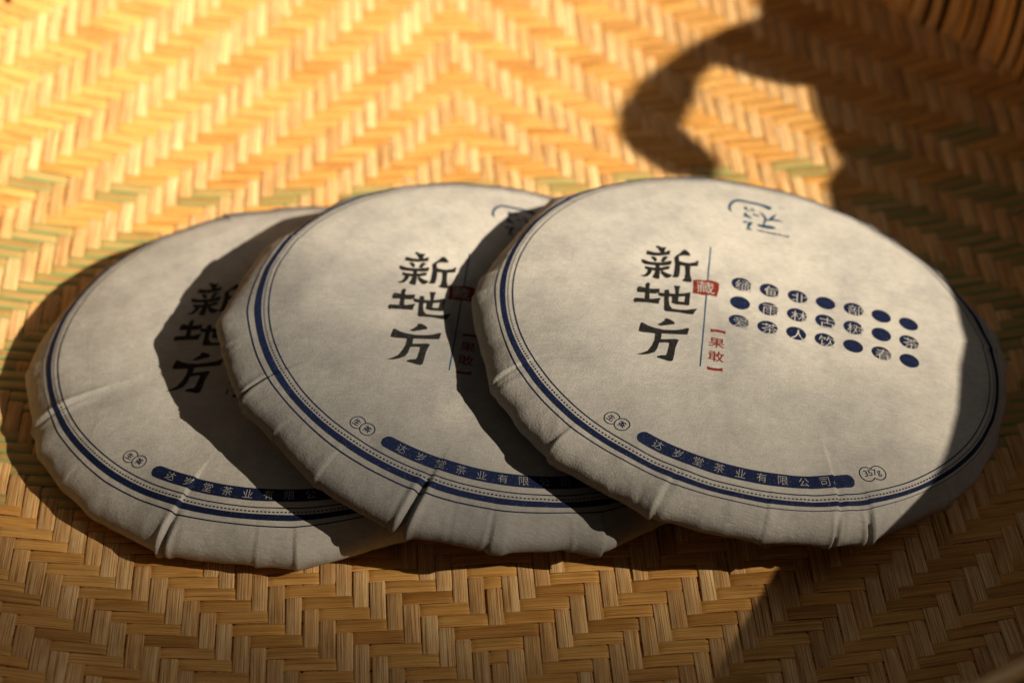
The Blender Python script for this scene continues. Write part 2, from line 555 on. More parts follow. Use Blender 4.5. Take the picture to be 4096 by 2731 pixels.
# folds of the wrapper: kind, angle on the rim, where it starts (radius), height mm, widths mm, drift deg, sign
FOLD = {
 1: [('ridge', -152.0, 60, 2.6, 2.3, 0), ('step', -150.2, 70, -1.0, 7, -1), ('slit', -105.6, 91, 3.0, 1.2, 2), ('step', -106.5, 66, 2.0, 7, 5), ('step', -87.5, 88, .9, 3, 3), ('step', -79.8, 90, 1.6, 5, 3),
     ('step', -133, 86, .7, 5, 0), ('step', -171, 84, .8, 6, 0), ('step', 154, 80, .9, 5, 0), ('step', 118, 80, 1.2, 4, 0), ('ridge', 105, 80, 1.1, 2, 0)],
 2: [('step', -147.5, 76, 1.6, 6, -4), ('slit', -147.5, 90, 1.6, 1.0, -8), ('slit', -103.5, 85, 3.8, 1.5, 6), ('step', -102.5, 70, 1.6, 6, 6), ('ridge', -106.5, 92, 1.2, 3, 0), ('step', -87, 91, 1.4, 4, 3), ('ridge', -84.5, 91, 1.3, 3, 0),
     ('step', -65, 89, 2.2, 5, 4), ('step', -122, 88, 1.0, 4, 0), ('step', 159, 74, 1.2, 6, 3), ('step', 176, 84, .6, 5, 0), ('ridge', 97, 72, .9, 3, 0), ('step', -136, 92, .7, 3, 0), ('ridge', 70, 80, .9, 3, 0)],
 3: [('step', -149.3, 78, 1.5, 7, -3), ('ridge', -146.5, 74, .7, 2.5, 0), ('step', -129, 88, 1.3, 4, 2), ('step', -106, 83, 1.9, 6, 5), ('ridge', -104, 80, .7, 3, 6), ('step', -70.2, 60, 1.5, 4.5, 8), ('ridge', -67.9, 66, .9, 2.4, 8),
     ('slit', -69.7, 92, 1.6, .9, 2), ('slit', -62.5, 92, 2.8, 1.1, 0), ('step', -61.8, 80, 1.6, 4.5, 4), ('step', -84.5, 80, .8, 4, 4), ('ridge', -92, 84, .5, 3, 4), ('step', 12, 68, .9, 4, 0), ('ridge', -14, 84, .6, 3, 0), ('step', 143, 78, 1.1, 5, 0),
     ('step', 158, 86, .7, 4, 0), ('step', 177, 88, .7, 4, 0), ('step', -38, 82, .7, 5, 0), ('ridge', 62, 76, .8, 3, 0), ('step', 100, 84, .7, 4, 0)],
}

_cr = random.Random(5)
for _k in FOLD:
    for (_a, _m) in OUT[_k]:
        if _cr.random() < .6:
            continue
        FOLD[_k].append(('crease', _a + _cr.uniform(-1, 1), _cr.choice((84, 88, 91)), _cr.choice((-.8, .4, .6, 1.1, 1.5)) * _cr.choice((.3, .6, 1)), _cr.uniform(.5, .9), _cr.uniform(-6, 6)))
        pass

class Cake:
    def __init__(s, k):
        s.k = k
        a = np.radians([q[0] for q in OUT[k]]); m = np.array([q[1] for q in OUT[k]])
        o = np.argsort(a); a, m = a[o], m[o]
        # straight chords between the outline's corners
        px, py = m * np.cos(a), m * np.sin(a)
        th = np.linspace(-np.pi, np.pi, 2881)
        ax = np.concatenate([[a[-1] - 2 * np.pi], a, [a[0] + 2 * np.pi]])
        qx = np.concatenate([[px[-1]], px, [px[0]]]); qy = np.concatenate([[py[-1]], py, [py[0]]])
        idx = np.clip(np.searchsorted(ax, th, side='right') - 1, 0, len(ax) - 2)
        x0, y0, x1, y1 = qx[idx], qy[idx], qx[idx + 1], qy[idx + 1]
        c, sn = np.cos(th), np.sin(th)
        den = c * (y1 - y0) - sn * (x1 - x0)
        s.th, s.sc = th, (x0 * (y1 - y0) - y0 * (x1 - x0)) / den
        kk = np.exp(-.5 * (np.arange(-14, 15) / 5.) ** 2); kk /= kk.sum()
        s.sc = np.convolve(np.concatenate([s.sc[-15:-1], s.sc, s.sc[1:15]]), kk, 'valid')
        s.n1, s.n2, s.n3, s.n4 = (VNoise(k * 10 + q) for q in range(4))
    def __call__(s, rho, phi, lift=0.):
        rho = np.asarray(rho, float); phi = np.asarray(phi, float)
        rho, phi = np.broadcast_arrays(rho, phi)
        phi = (phi + np.pi) % (2 * np.pi) - np.pi
        r = np.interp(rho, ARC, PROF[:, 0]); z = np.interp(rho, ARC, PROF[:, 1])
        tr = np.interp(rho, ARC, PD[:, 0]); tz = np.interp(rho, ARC, PD[:, 1])
        nr, nz = -tz, tr
        past = rho > ARC_MAXR
        t = np.where(past, sstep(40, 80, r), sstep(83, 95, r))
        r2 = r * (1 + (np.interp(phi, s.th, s.sc) - 1) * t)
        top = np.where(past, sstep(60, 88, r), 1.0)
        x, y = rho * np.cos(phi), rho * np.sin(phi)
        edge = np.where(past, sstep(60, 85, r), sstep(66, 95, r))
        d = .32 * s.n1(x / 26 + 50, y / 26 + 50) + .19 * s.n2(x / 9 + 50, y / 9 + 50)
        # creased crumple toward the rim
        cr = .5 - np.abs(s.n3(x / 13 + 60, y / 13 + 60)) * 1.2
        d = d + edge * (.26 * cr + .12 * (.4 - np.abs(s.n4(x / 4.5 + 60, y / 4.5 + 60))))
        # fine radial gathers on the side
        q = phi * 95
        gat = s.n2(q / 5.0 + 70, rho / 26 + 20) + .5 * (.5 - np.abs(s.n4(q / 2.6 + 70, rho / 18)))
        d = d + .10 * gat * sstep(86, 96, np.where(past, 96, r)) * top
        for (kind, ang, r0, h, w, drift) in FOLD[s.k]:
            h = h * (.5 if kind != 'slit' else .85)
            w = w * (.75 if kind == 'slit' else .9)
            sgn = 1 if (int(abs(ang) * 7) % 3) else -1
            pc = np.radians(ang + drift * (1 - np.minimum(rho, 105) / 100.))
            ds = ((phi - pc + np.pi) % (2 * np.pi) - np.pi) * np.maximum(r, 1)
            amp = h * sstep(r0 - 6, min(r0 + 22, 97), np.where(past, 97, r)) * top
            if kind == 'crease':
                g = np.sign(h) * 0 + np.exp(-np.abs(ds) / w) - .5 * np.exp(-np.abs(ds - 2.5 * w) / (1.2 * w))
            elif kind == 'ridge':
                g = np.exp(-np.abs(ds) / w)
                g = g - .35 * np.exp(-((ds - 2.2 * w) / (1.6 * w)) ** 2)
            elif kind == 'step':
                ds = ds * sgn
                g = np.where(ds < 0, np.clip(1 + ds / (2.0 * w), 0, 1) ** 1.2, -.32 * np.exp(-ds / (w * .5)))
                g = g + np.where(ds > 0, np.clip(1.32 - ds / .45, 0, 1.32), 0)
            else:
                g = -np.exp(-(ds / (w * .8)) ** 2) + .42 * np.exp(-((ds + 2.0 * w) / w) ** 2) + .32 * np.exp(-((ds - 2.0 * w) / w) ** 2)
            d = d + amp * g
        d = d + lift
        return np.stack([(r2 + nr * d) * np.cos(phi), (r2 + nr * d) * np.sin(phi), z + nz * d], -1)
    def at(s, x, y, lift):
        x = np.asarray(x, float); y = np.asarray(y, float)
        return s(rho_of_r(np.hypot(x, y)), np.arctan2(y, x), lift)

POSE = {1: ([0., 0., 0.], [[.99332, .11539, 0.], [-.11539, .99332, 0.], [0., 0., 1.]], 1.0),
        2: ([74.23, -6.22, 13.15], [[.98046, .08697, .17645], [-.08785, .99613, -.00283], [-.17601, -.01273, .98431]], 1.0),
        3: ([156.42, -19.18, 25.56], [[.97821, .10938, .17649], [-.11032, .99389, -.00452], [-.17591, -.01505, .98429]], 1.008)}
BASE = 24.0

def fine(bm, lim, n=3):
    for _ in range(n):
        e = [q for q in bm.edges if q.calc_length() > lim]
        if not e:
            break
        bmesh.ops.subdivide_edges(bm, edges=e, cuts=1)
        bmesh.ops.triangulate(bm, faces=[f for f in bm.faces if len(f.verts) > 3])

def decal(name, cake, polys, mat, parent, lift, lim=1.2, verts=None, faces=None):
    """flat print (mm, in the plane of the sheet) laid on the wrapper's surface"""
    bm = bmesh.new()
    if polys is not None:
        for n, poly in enumerate(polys):
            sub = bmesh.new()
            vs = [sub.verts.new((x, y, n * .006)) for x, y in poly]
            f = sub.faces.new(vs)
            f.normal_update()
            if f.normal.z < 0:
                f.normal_flip()
            bmesh.ops.triangulate(sub, faces=[f])
            fine(sub, lim)
            tmp = bpy.data.meshes.new('t')
            sub.to_mesh(tmp); sub.free()
            bm.from_mesh(tmp); bpy.data.meshes.remove(tmp)
    else:
        vs = [bm.verts.new((x, y, 0)) for x, y in verts]
        for f in faces:
            try:
                bm.faces.new([vs[q] for q in f])
            except ValueError:
                pass
        bmesh.ops.triangulate(bm, faces=bm.faces[:])
        fine(bm, lim)
        for f in bm.faces:
            f.normal_update()
            if f.normal.z < 0:
                f.normal_flip()
    co = np.array([v.co[:] for v in bm.verts])
    p = cake.at(co[:, 0], co[:, 1], lift + co[:, 2])
    for v, q in zip(bm.verts, p):
        v.co = (q[0] * MM, q[1] * MM, (q[2] + BASE) * MM)
    me = bpy.data.meshes.new(name)
    bm.to_mesh(me); bm.free()
    me.polygons.foreach_set('use_smooth', [True] * len(me.polygons))
    return link(name, me, mat, parent)

_glyph = {}
def glyph(ch, bold=0.):
    """outline of a character, normalised to a box of height 1 centred on 0"""
    key = (ch, bold)
    if key in _glyph:
        return _glyph[key]
    cu = bpy.data.curves.new('glyph', 'FONT')
    cu.body = ch
    cu.size = 1
    cu.offset = bold
    cu.resolution_u = 3
    ob = bpy.data.objects.new('glyph', cu)
    col.objects.link(ob)
    bpy.context.view_layer.update()
    me = bpy.data.meshes.new_from_object(ob.evaluated_get(bpy.context.evaluated_depsgraph_get()))
    v = np.array([q.co[:2] for q in me.vertices]) if len(me.vertices) else np.zeros((0, 2))
    f = [tuple(p.vertices) for p in me.polygons]
    bpy.data.objects.remove(ob); bpy.data.curves.remove(cu); bpy.data.meshes.remove(me)
    c = (v.max(0) + v.min(0)) / 2
    v = (v - c) / (v.max(0) - v.min(0)).max()
    _glyph[key] = (v, f)
    return _glyph[key]

def put_glyph(name, cake, ch, x, y, size, rot, mat, parent, lift, bold=0., sx=1.):
    v, f = glyph(ch, bold)
    c, s_ = math.cos(rot), math.sin(rot)
    vx, vy = v[:, 0] * size * sx, v[:, 1] * size
    return decal(name, cake, None, mat, parent, lift, 1.0, np.c_[x + c * vx - s_ * vy, y + s_ * vx + c * vy], f)

def band(name, cake, r0, r1, a0, a1, mat, parent, lift, nphi, nr=1, closed=False):
    ph = np.linspace(a0, a1, nphi, endpoint=not closed)
    rr = np.linspace(r0, r1, nr + 1)
    R, A = np.meshgrid(rr, ph, indexing='ij')
    p = cake(rho_of_r(R), A, lift)
    v = p.reshape(-1, 3) * MM
    v[:, 2] += BASE * MM
    me = mesh_np(name, v, grid_faces(nr + 1, nphi, closed))
    return link(name, me, mat, parent)

TITLE = [[[(-35.91,26.71),(-35.3,27.02),(-34.32,26.4),(-33.38,26.55),(-32.36,26.94),(-32.83,25.25),(-32.88,23.48),(-34.1,22.96),(-34.8,24.04),(-35.35,25.24),(-36.18,25.9)],[(-38.89,22.99),(-38.19,22.94),(-36.45,22.68),(-34.58,23.02),(-32.74,23.91),(-31.55,25.13),(-30.92,25.07),(-31.1,22.83),(-31.71,22.46),(-34.46,21.16),(-36.94,20.62),(-38.36,20.7),(-39.07,20.48)],[(-37.46,19.8),(-36.3,20.4),(-35.47,19.75),(-35.08,18.53),(-35.79,17.34),(-36.65,18.56)],[(-33.72,19.26),(-33.34,20.73),(-32.6,21.62),(-31.39,21.27),(-32.04,20.09),(-32.71,18.25),(-33.79,18.0)],[(-40.39,17.36),(-39.71,17.41),(-37.96,16.95),(-35.77,17.13),(-33.62,17.68),(-31.5,18.93),(-30.44,19.66),(-30.08,18.87),(-30.44,17.15),(-32.57,16.06),(-35.35,15.35),(-38.13,14.97),(-39.23,14.94),(-39.87,15.27),(-40.4,16.17)],[(-35.5,16.79),(-34.06,17.27),(-33.98,14.63),(-33.69,11.57),(-33.68,8.96),(-33.78,8.15),(-35.17,8.05),(-36.15,8.67),(-35.69,10.13),(-35.32,12.61)],[(-39.01,14.05),(-38.22,13.88),(-35.88,14.01),(-33.43,14.82),(-31.63,16.06),(-30.55,16.32),(-30.76,14.66),(-32.71,13.37),(-35.46,12.3),(-37.94,12.17),(-38.82,12.26)],[(-37.82,12.58),(-36.39,12.26),(-36.73,10.31),(-37.69,8.43),(-39.04,7.84),(-40.15,8.17),(-38.81,8.96),(-38.13,10.38)],[(-33.5,13.47),(-32.37,12.8),(-31.08,12.19),(-29.49,11.83),(-30.03,10.45),(-30.91,9.63),(-31.85,9.68),(-32.69,10.6),(-33.39,11.67)],[(-26.6,26.93),(-25.98,27.31),(-25.16,26.77),(-24.23,25.46),(-23.98,24.36),(-24.85,24.05),(-26.42,23.73),(-27.64,22.93),(-28.8,21.29),(-29.45,21.5),(-28.89,22.77),(-27.73,24.52)],[(-29.46,21.77),(-27.94,22.66),(-27.65,20.5),(-27.22,18.52),(-27.07,15.92),(-27.07,13.29),(-27.27,11.39),(-28.18,10.82),(-29.42,10.66),(-28.92,12.66),(-28.92,15.29),(-28.92,17.94)],[(-27.79,20.19),(-26.2,19.94),(-24.32,20.16),(-22.18,21.34),(-21.45,22.55),(-21.03,22.38),(-21.05,19.71),(-21.75,19.25),(-24.23,18.39),(-26.09,17.95),(-27.5,17.79)],[(-25.65,18.53),(-23.64,19.12),(-23.65,16.58),(-23.39,13.52),(-22.72,11.14),(-22.81,9.97),(-24.04,9.65),(-25.61,9.73),(-25.9,10.3),(-25.24,11.31),(-25.08,13.98),(-25.32,16.53)]],[[(-38.13,3.63),(-37.74,4.78),(-37.09,5.25),(-36.48,4.42),(-36.65,3.34),(-36.54,0.82),(-36.15,-3.87),(-37.86,-4.41),(-37.91,-0.64),(-38.0,1.88)],[(-40.6,1.57),(-39.87,2.15),(-37.85,1.93),(-35.7,2.11),(-33.89,2.8),(-33.12,2.95),(-33.2,0.89),(-34.3,-0.24),(-36.43,-0.68),(-38.88,-0.95),(-40.39,-1.32),(-40.78,-0.27)],[(-41.34,-4.99),(-40.61,-4.52),(-38.03,-4.12),(-35.31,-3.45),(-33.53,-2.52),(-32.4,-1.89),(-32.84,-3.55),(-33.02,-5.52),(-34.23,-5.76),(-36.97,-6.14),(-39.68,-6.74),(-41.02,-7.25),(-41.4,-6.26)],[(-31.56,2.71),(-30.21,3.42),(-29.81,2.02),(-29.8,-2.04),(-29.37,-4.91),(-28.34,-6.47),(-25.9,-6.25),(-23.47,-5.53),(-21.68,-4.57),(-19.96,-3.73),(-20.69,-5.73),(-21.21,-7.4),(-23.04,-7.68),(-25.81,-7.72),(-28.24,-8.13),(-30.2,-8.59),(-31.0,-8.2),(-31.3,-3.55),(-31.44,-0.56)],[(-33.45,0.81),(-31.9,0.81),(-30.07,1.17),(-27.62,1.74),(-25.2,2.82),(-22.75,4.43),(-22.76,2.39),(-25.1,1.07),(-27.51,-0.0),(-29.95,-0.67),(-31.47,-1.08),(-32.54,-1.18),(-33.41,-0.71)],[(-28.52,6.3),(-26.31,6.8),(-26.59,5.16),(-26.65,2.07),(-26.62,-1.98),(-26.81,-3.95),(-27.74,-3.87),(-27.89,0.12),(-27.84,2.69),(-28.19,4.87)],[(-24.31,3.38),(-22.74,4.33),(-22.79,1.36),(-22.76,-2.93),(-23.6,-3.37),(-24.84,-3.39),(-24.5,-1.25),(-24.43,1.3)],[(-28.62,-2.15),(-27.85,-2.14),(-26.15,-2.07),(-24.62,-1.8),(-23.07,-1.78),(-22.99,-3.16),(-24.83,-3.48),(-26.97,-3.86),(-28.52,-3.73),(-28.87,-2.99)],[(-28.93,0.28),(-28.0,0.34),(-27.77,-3.37),(-28.54,-3.38)]],[[(-30.41,-12.46),(-29.36,-12.12),(-27.95,-12.64),(-27.03,-13.56),(-27.07,-14.46),(-28.4,-15.09),(-30.17,-16.05),(-31.33,-16.81),(-32.71,-16.62),(-31.46,-15.0),(-30.48,-13.61)],[(-38.12,-17.31),(-37.38,-17.09),(-35.8,-18.06),(-33.34,-18.51),(-30.31,-18.42),(-27.03,-17.46),(-24.66,-16.44),(-22.61,-14.94),(-22.05,-15.09),(-22.21,-16.61),(-22.46,-18.49),(-23.9,-18.86),(-26.89,-19.6),(-30.17,-20.4),(-33.14,-21.32),(-35.83,-21.66),(-37.32,-21.87),(-38.54,-21.75),(-38.42,-19.33)],[(-33.01,-21.05),(-30.93,-20.4),(-30.9,-23.02),(-31.44,-26.02),(-31.78,-28.47),(-32.22,-29.76),(-32.46,-30.53),(-34.44,-32.1),(-36.45,-33.03),(-38.21,-33.28),(-36.53,-32.05),(-34.86,-30.52),(-33.73,-27.64),(-33.05,-24.62)],[(-31.46,-23.67),(-29.38,-23.12),(-27.32,-22.37),(-26.14,-21.9),(-25.06,-22.13),(-25.53,-24.19),(-25.96,-26.92),(-26.06,-29.99),(-26.31,-32.85),(-26.86,-33.56),(-28.05,-33.6),(-29.87,-33.22),(-31.53,-33.01),(-31.5,-32.18),(-30.3,-31.5),(-28.83,-31.07),(-28.47,-29.8),(-28.22,-26.92),(-28.12,-24.77),(-29.27,-24.79),(-31.48,-25.56)]]]
SEAL = [(-22.2,11.33),(-20.73,11.94),(-18.24,12.3),(-17.33,13.03),(-14.51,12.99),(-13.37,12.25),(-13.36,8.74),(-13.8,5.0),(-15.99,5.0),(-18.44,4.3),(-20.32,4.36),(-21.92,4.11),(-21.88,7.82)]
BR1 = [(-15.06,-13.12),(-12.62,-12.87),(-9.96,-12.84),(-10.03,-14.58),(-11.03,-14.05),(-13.17,-14.14),(-14.91,-14.88)]
BR2 = [(-15.14,-32.69),(-13.4,-33.06),(-11.32,-32.76),(-10.0,-32.1),(-9.97,-33.81),(-12.44,-34.19),(-14.98,-34.4)]
LOGO = [[(-11.86,60.22),(-11.77,62.47),(-11.26,64.67),(-10.2,66.73),(-8.59,68.33),(-7.51,68.51),(-4.95,68.48),(-2.24,68.69),(0.47,68.48),(2.23,68.28),(3.72,67.67),(3.17,65.79),(2.49,65.62),(1.14,66.72),(-0.89,67.38),(-4.27,67.3),(-6.97,67.26),(-8.32,67.11),(-9.66,66.08),(-10.58,64.24),(-11.16,62.16),(-11.27,60.46),(-10.62,58.02),(-11.16,58.33),(-11.64,59.22)],[(-1.18,53.53),(1.22,54.01),(3.89,54.36),(5.24,53.91),(4.71,52.81),(2.58,52.3),(0.18,52.19),(-0.9,52.63)],[(-0.75,62.44),(0.34,61.82),(1.42,60.12),(1.97,58.49),(1.72,57.32),(1.31,57.15),(1.17,58.67),(0.48,60.52)],[(1.18,57.48),(1.71,57.58),(1.22,54.26),(0.75,54.07)],[(2.52,58.06),(3.85,60.92),(5.47,63.6),(5.06,62.02),(4.39,59.81),(3.86,58.56)],[(1.58,57.92),(3.86,58.78),(5.87,59.41),(8.17,58.84),(5.88,58.47),(3.86,58.11),(1.72,57.19)],[(-6.14,63.72),(-5.47,64.15),(-5.19,62.45),(-5.99,61.55)],[(-4.12,63.19),(-3.18,63.74),(-2.23,62.62),(-3.03,62.27)],[(-6.22,59.28),(-5.56,59.69),(-5.14,58.39),(-5.8,57.85)],[(-6.45,56.79),(-5.27,57.94),(-3.93,58.1),(-4.85,56.92),(-6.18,56.38)],[(-4.71,56.85),(-3.51,56.95),(-3.64,56.38),(-4.57,56.25)],[(-6.5,52.4),(-5.85,53.42),(-4.92,53.66),(-5.04,52.98),(-6.09,52.19)],[(-4.39,53.75),(-3.06,53.78),(-3.18,53.22),(-4.31,53.27)],[(-4.51,52.82),(-3.31,52.92),(-3.56,52.06),(-4.62,51.89)],[(-4.82,51.81),(-3.95,51.91),(-4.05,50.13),(-4.65,50.14)],[(-5.34,48.76),(-4.57,49.67),(-3.09,49.02),(-3.61,48.58)],[(-5.18,61.62),(-4.24,61.47),(-3.83,61.1),(-5.04,61.13)],[(-3.01,60.09),(-0.86,59.4),(-0.99,58.81),(-2.87,59.34)],[(-1.25,49.88),(-1.06,49.88),(-0.79,49.57),(-0.97,49.45)],[(-0.47,49.93),(-0.29,49.93),(-0.01,49.14),(-0.19,48.96)],[(0.3,50.1),(0.48,50.1),(0.76,49.31),(0.58,49.13)],[(1.08,49.61),(1.26,49.61),(1.54,49.31),(1.35,49.18)],[(1.85,49.89),(2.03,49.89),(2.31,49.41),(2.12,49.26)],[(2.62,49.84),(2.81,49.84),(3.09,49.06),(2.9,48.88)],[(3.39,49.85),(3.58,49.85),(3.85,49.37),(3.67,49.22)],[(4.17,49.81),(4.35,49.81),(4.63,49.02),(4.45,48.84)],[(4.94,49.99),(5.13,49.99),(5.4,49.2),(5.22,49.02)],[(5.72,49.51),(5.91,49.51),(6.18,49.21),(5.99,49.08)],[(6.49,49.96),(6.68,49.96),(6.95,49.18),(6.77,48.99)],[(7.27,49.48),(7.46,49.48),(7.73,49.18),(7.54,49.05)],[(8.04,49.76),(8.23,49.77),(8.5,49.29),(8.32,49.14)],[(8.82,49.56),(9.01,49.56),(9.28,49.09),(9.09,48.94)],[(9.59,49.92),(9.78,49.92),(10.05,49.14),(9.87,48.95)]]

def inflate(poly, d):
    p = np.array(poly)
    a = .5 * np.sum(p[:, 0] * np.roll(p[:, 1], -1) - np.roll(p[:, 0], -1) * p[:, 1])
    e = np.roll(p, -1, 0) - p
    e /= np.linalg.norm(e, axis=1)[:, None] + 1e-9
    n = np.stack([e[:, 1], -e[:, 0]], 1) * (1 if a > 0 else -1)
    v = n + np.roll(n, 1, 0)
    v /= np.linalg.norm(v, axis=1)[:, None] + 1e-9
    return [tuple(q) for q in p + v * d]

def disc(x, y, r, n=40):
    return [(x + r * math.cos(2 * math.pi * k / n), y + r * math.sin(2 * math.pi * k / n)) for k in range(n)]

def ring_poly(name, cake, x, y, r, w, mat, parent, lift, keep=None):
    n = 64
    v, f = [], []
    for k in range(n):
        a = 2 * math.pi * k / n
        v += [(x + (r - w / 2) * math.cos(a), y + (r - w / 2) * math.sin(a)), (x + (r + w / 2) * math.cos(a), y + (r + w / 2) * math.sin(a))]
    for k in range(n):
        q = (k + 1) % n
        if keep is None or keep(x + r * math.cos(2 * math.pi * (k + .5) / n), y + r * math.sin(2 * math.pi * (k + .5) / n)):
            f.append((2 * k, 2 * k + 1, 2 * q + 1, 2 * q))
    return decal(name, cake, None, mat, parent, lift, 1.5, v, f)

NPHI = 900
LABEL = {
 1: 'paper-wrapped round tea cake lying flat, undermost of the overlapping row, with a long raised ridge',
 2: 'paper-wrapped round tea cake in the middle, leaning on one cake and half covered by another',
 3: 'paper-wrapped round tea cake on top of the row, fully uncovered with rows of blue dots',
}
def make_cake(k):
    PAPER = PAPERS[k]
    cake = Cake(k)
    cen, R, s = POSE[k]
    cen = np.array(cen)
    cen = CAM + (cen - CAM) * s                       # a little farther along the same line of sight, and as much larger
    Rm = Matrix([[*R[0]], [*R[1]], [*R[2]]]).to_4x4()
    M = Matrix.Translation(Vector(cen * MM)) @ Rm @ Matrix.Scale(s, 4) @ Matrix.Translation((0, 0, -BASE * MM))
    root = empty('tea_cake', M)
    root['label'] = LABEL[k]; root['category'] = 'tea cake'; root['group'] = 'three wrapped tea cakes leaning in a row'
    rho = np.concatenate([np.linspace(1.0, rho_of_r(58.), 40), np.linspace(rho_of_r(58.), ARC[-1] - 84, 96)[1:], np.linspace(ARC[-1] - 84, ARC[-1] - 1, 26)[1:]])
    phi = np.linspace(-np.pi, np.pi, NPHI, endpoint=False)
    A, B = np.meshgrid(rho, phi, indexing='ij')
    P = cake(A, B)
    n = len(rho)
    v = P.reshape(-1, 3)
    c_top = cake(0., 0.); c_bot = cake(ARC[-1], 0.)
    v = np.concatenate([v, [c_top, c_bot]])
    v = v * MM; v[:, 2] += BASE * MM
    F = grid_faces(n, NPHI, True)[:, ::-1].tolist()
    t, b = n * NPHI, n * NPHI + 1
    F += [(t, q, (q + 1) % NPHI) for q in range(NPHI)]
    e = (n - 1) * NPHI
    F += [(b, e + (q + 1) % NPHI, e + q) for q in range(NPHI)]
    me = mesh_np('wrapper', v, F)
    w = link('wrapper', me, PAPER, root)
    tau = 2 * math.pi
    # border of lines round the edge
    band('border_line', cake, 81.45, 81.85, -math.pi, math.pi, BLUE, w, .11, NPHI, 1, True)
    band('border_band', cake, 84.0, 85.9, -math.pi, math.pi, BLUE, w, .11, NPHI, 4, True)
    band('border_line', cake, 87.45, 87.8, -math.pi, math.pi, BLUE, w, .11, NPHI, 1, True)
    vs, fs = [], []
    nd_ = 400
    for q in range(nd_):
        a0 = tau * q / nd_; a1 = a0 + tau / nd_ * .55
        b0 = len(vs)
        for (r, a) in ((82.95, a0), (83.4, a0), (83.4, a1), (82.95, a1)):
            vs.append((r, a))
        fs.append((b0, b0 + 1, b0 + 2, b0 + 3))
    vs = np.array(vs)
    pv = cake(rho_of_r(vs[:, 0]), vs[:, 1], .11) * MM
    pv[:, 2] += BASE * MM
    o = link('border_dashes', mesh_np('border_dashes', pv, fs), BLUE, w)
    o['kind'] = 'stuff'
    # banner with the company name
    A0, A1 = math.radians(-116.6), math.radians(-62.9)
    rc, hw = 76.9, 2.35
    cap = hw / rc
    nb = 170
    ph = np.linspace(A0, A1, nb)
    hwid = np.array([hw * math.sqrt(max(0, 1 - max(0, 1 - min(p - A0, A1 - p) / cap) ** 2)) for p in ph])
    hwid[0] = hwid[-1] = .02
    rows = np.linspace(-1, 1, 7)
    RR_ = rc + rows[:, None] * hwid[None, :]
    p = cake(rho_of_r(RR_), np.broadcast_to(ph, RR_.shape), .10).reshape(-1, 3) * MM
    p[:, 2] += BASE * MM
    link('banner', mesh_np('banner', p, grid_faces(7, nb, False)), BLUE, w)
    for q, ch in enumerate('达岁堂茶业有限公司'):
        a = math.radians(-111.2 + q * 5.06)
        put_glyph('banner_character', cake, ch, 76.9 * math.cos(a), 76.9 * math.sin(a), 3.2, a + math.pi / 2, PAPER, w, .19, -.012)
    # twin badges
    s1, s2 = (-43.2, -63.5), (-39.8, -65.7)
    ring_poly('badge_ring', cake, *s1, 2.42, .34, BLUE, w, .07, keep=lambda x, y: math.hypot(x - s2[0], y - s2[1]) > 2.42)
    ring_poly('badge_ring', cake, *s2, 2.42, .34, BLUE, w, .07)
    put_glyph('badge_character', cake, '生', s1[0] - .25, s1[1] + .1, 2.5, math.radians(-32), BLUE, w, .07, .018)
    put_glyph('badge_character', cake, '茶', *s2, 2.6, math.radians(-31), BLUE, w, .07, .018)
    g1, g2 = (39.0, -64.7), (42.6, -62.8)
    ring_poly('weight_badge', cake, *g1, 2.6, .36, BLUE, w, .07, keep=lambda x, y: math.hypot(x - g2[0], y - g2[1]) > 2.6)
    ring_poly('weight_badge', cake, *g2, 2.6, .36, BLUE, w, .07, keep=lambda x, y: math.hypot(x - g1[0], y - g1[1]) > 2.6)
    put_glyph('weight_lettering', cake, '357g', 40.8, -63.75, 6.0, math.radians(29), BLUE, w, .07, .006)
    # title
    for ch in TITLE:
        decal('title_character', cake, ch, BLACK, w, .07)
    decal('divider_line', cake, [[(-17.55, 32.0), (-17.55, -33.5), (-17.1, -33.5), (-17.1, 32.0)]], TEAL, w, .06)
    decal('seal', cake, [SEAL], RED, w, .16)
    put_glyph('seal_character', cake, '藏', -17.9, 8.4, 6.0, math.radians(6), PAPER, w, .24, -.004, 1.0)
    for y0, b in ((0, BR1), (0, BR2)):
        decal('bracket', cake, [b], RED, w, .07)
    put_glyph('origin_character', cake, '果', -12.6, -19.9, 5.3, 0, RED, w, .07, .008)
    put_glyph('origin_character', cake, '敢', -12.5, -26.8, 5.4, 0, RED, w, .07, .008)
    decal('logo', cake, [inflate(q, .16) for q in LOGO], TEAL, w, .07)
    ring_poly('logo_mark', cake, 7.4, 68.6, .95, .16, TEAL, w, .07)
    if k == 3:
        rowsd = ('缅甸北·部··', '·雨林古树·茶', '爱茶人饮·春·')
        for j in range(3):
            for i in range(7):
                x, y = -5.757 + 9.738 * i, 14.61 - 10.10 * j
                n = 36
                vs, fs = [(x, y)], []
                for r in (1.15, 2.3, 3.42):
                    vs += disc(x, y, r, n)
                for q in range(n):
                    fs.append((0, 1 + q, 1 + (q + 1) % n))
                    for m in (0, 1):
                        a, b_ = 1 + m * n, 1 + (m + 1) * n
                        fs.append((a + q, b_ + q, b_ + (q + 1) % n, a + (q + 1) % n))
                decal('dot', cake, None, BLUE, w, .07, 2.0, vs, fs)
                ch = rowsd[j][i]
                if ch != '·':
                    put_glyph('dot_character', cake, ch, x + .75, y - .75, 5.6, 0, PAPER, w, .17, -.012)
    return root

for k in (1, 2, 3):
    make_cake(k)

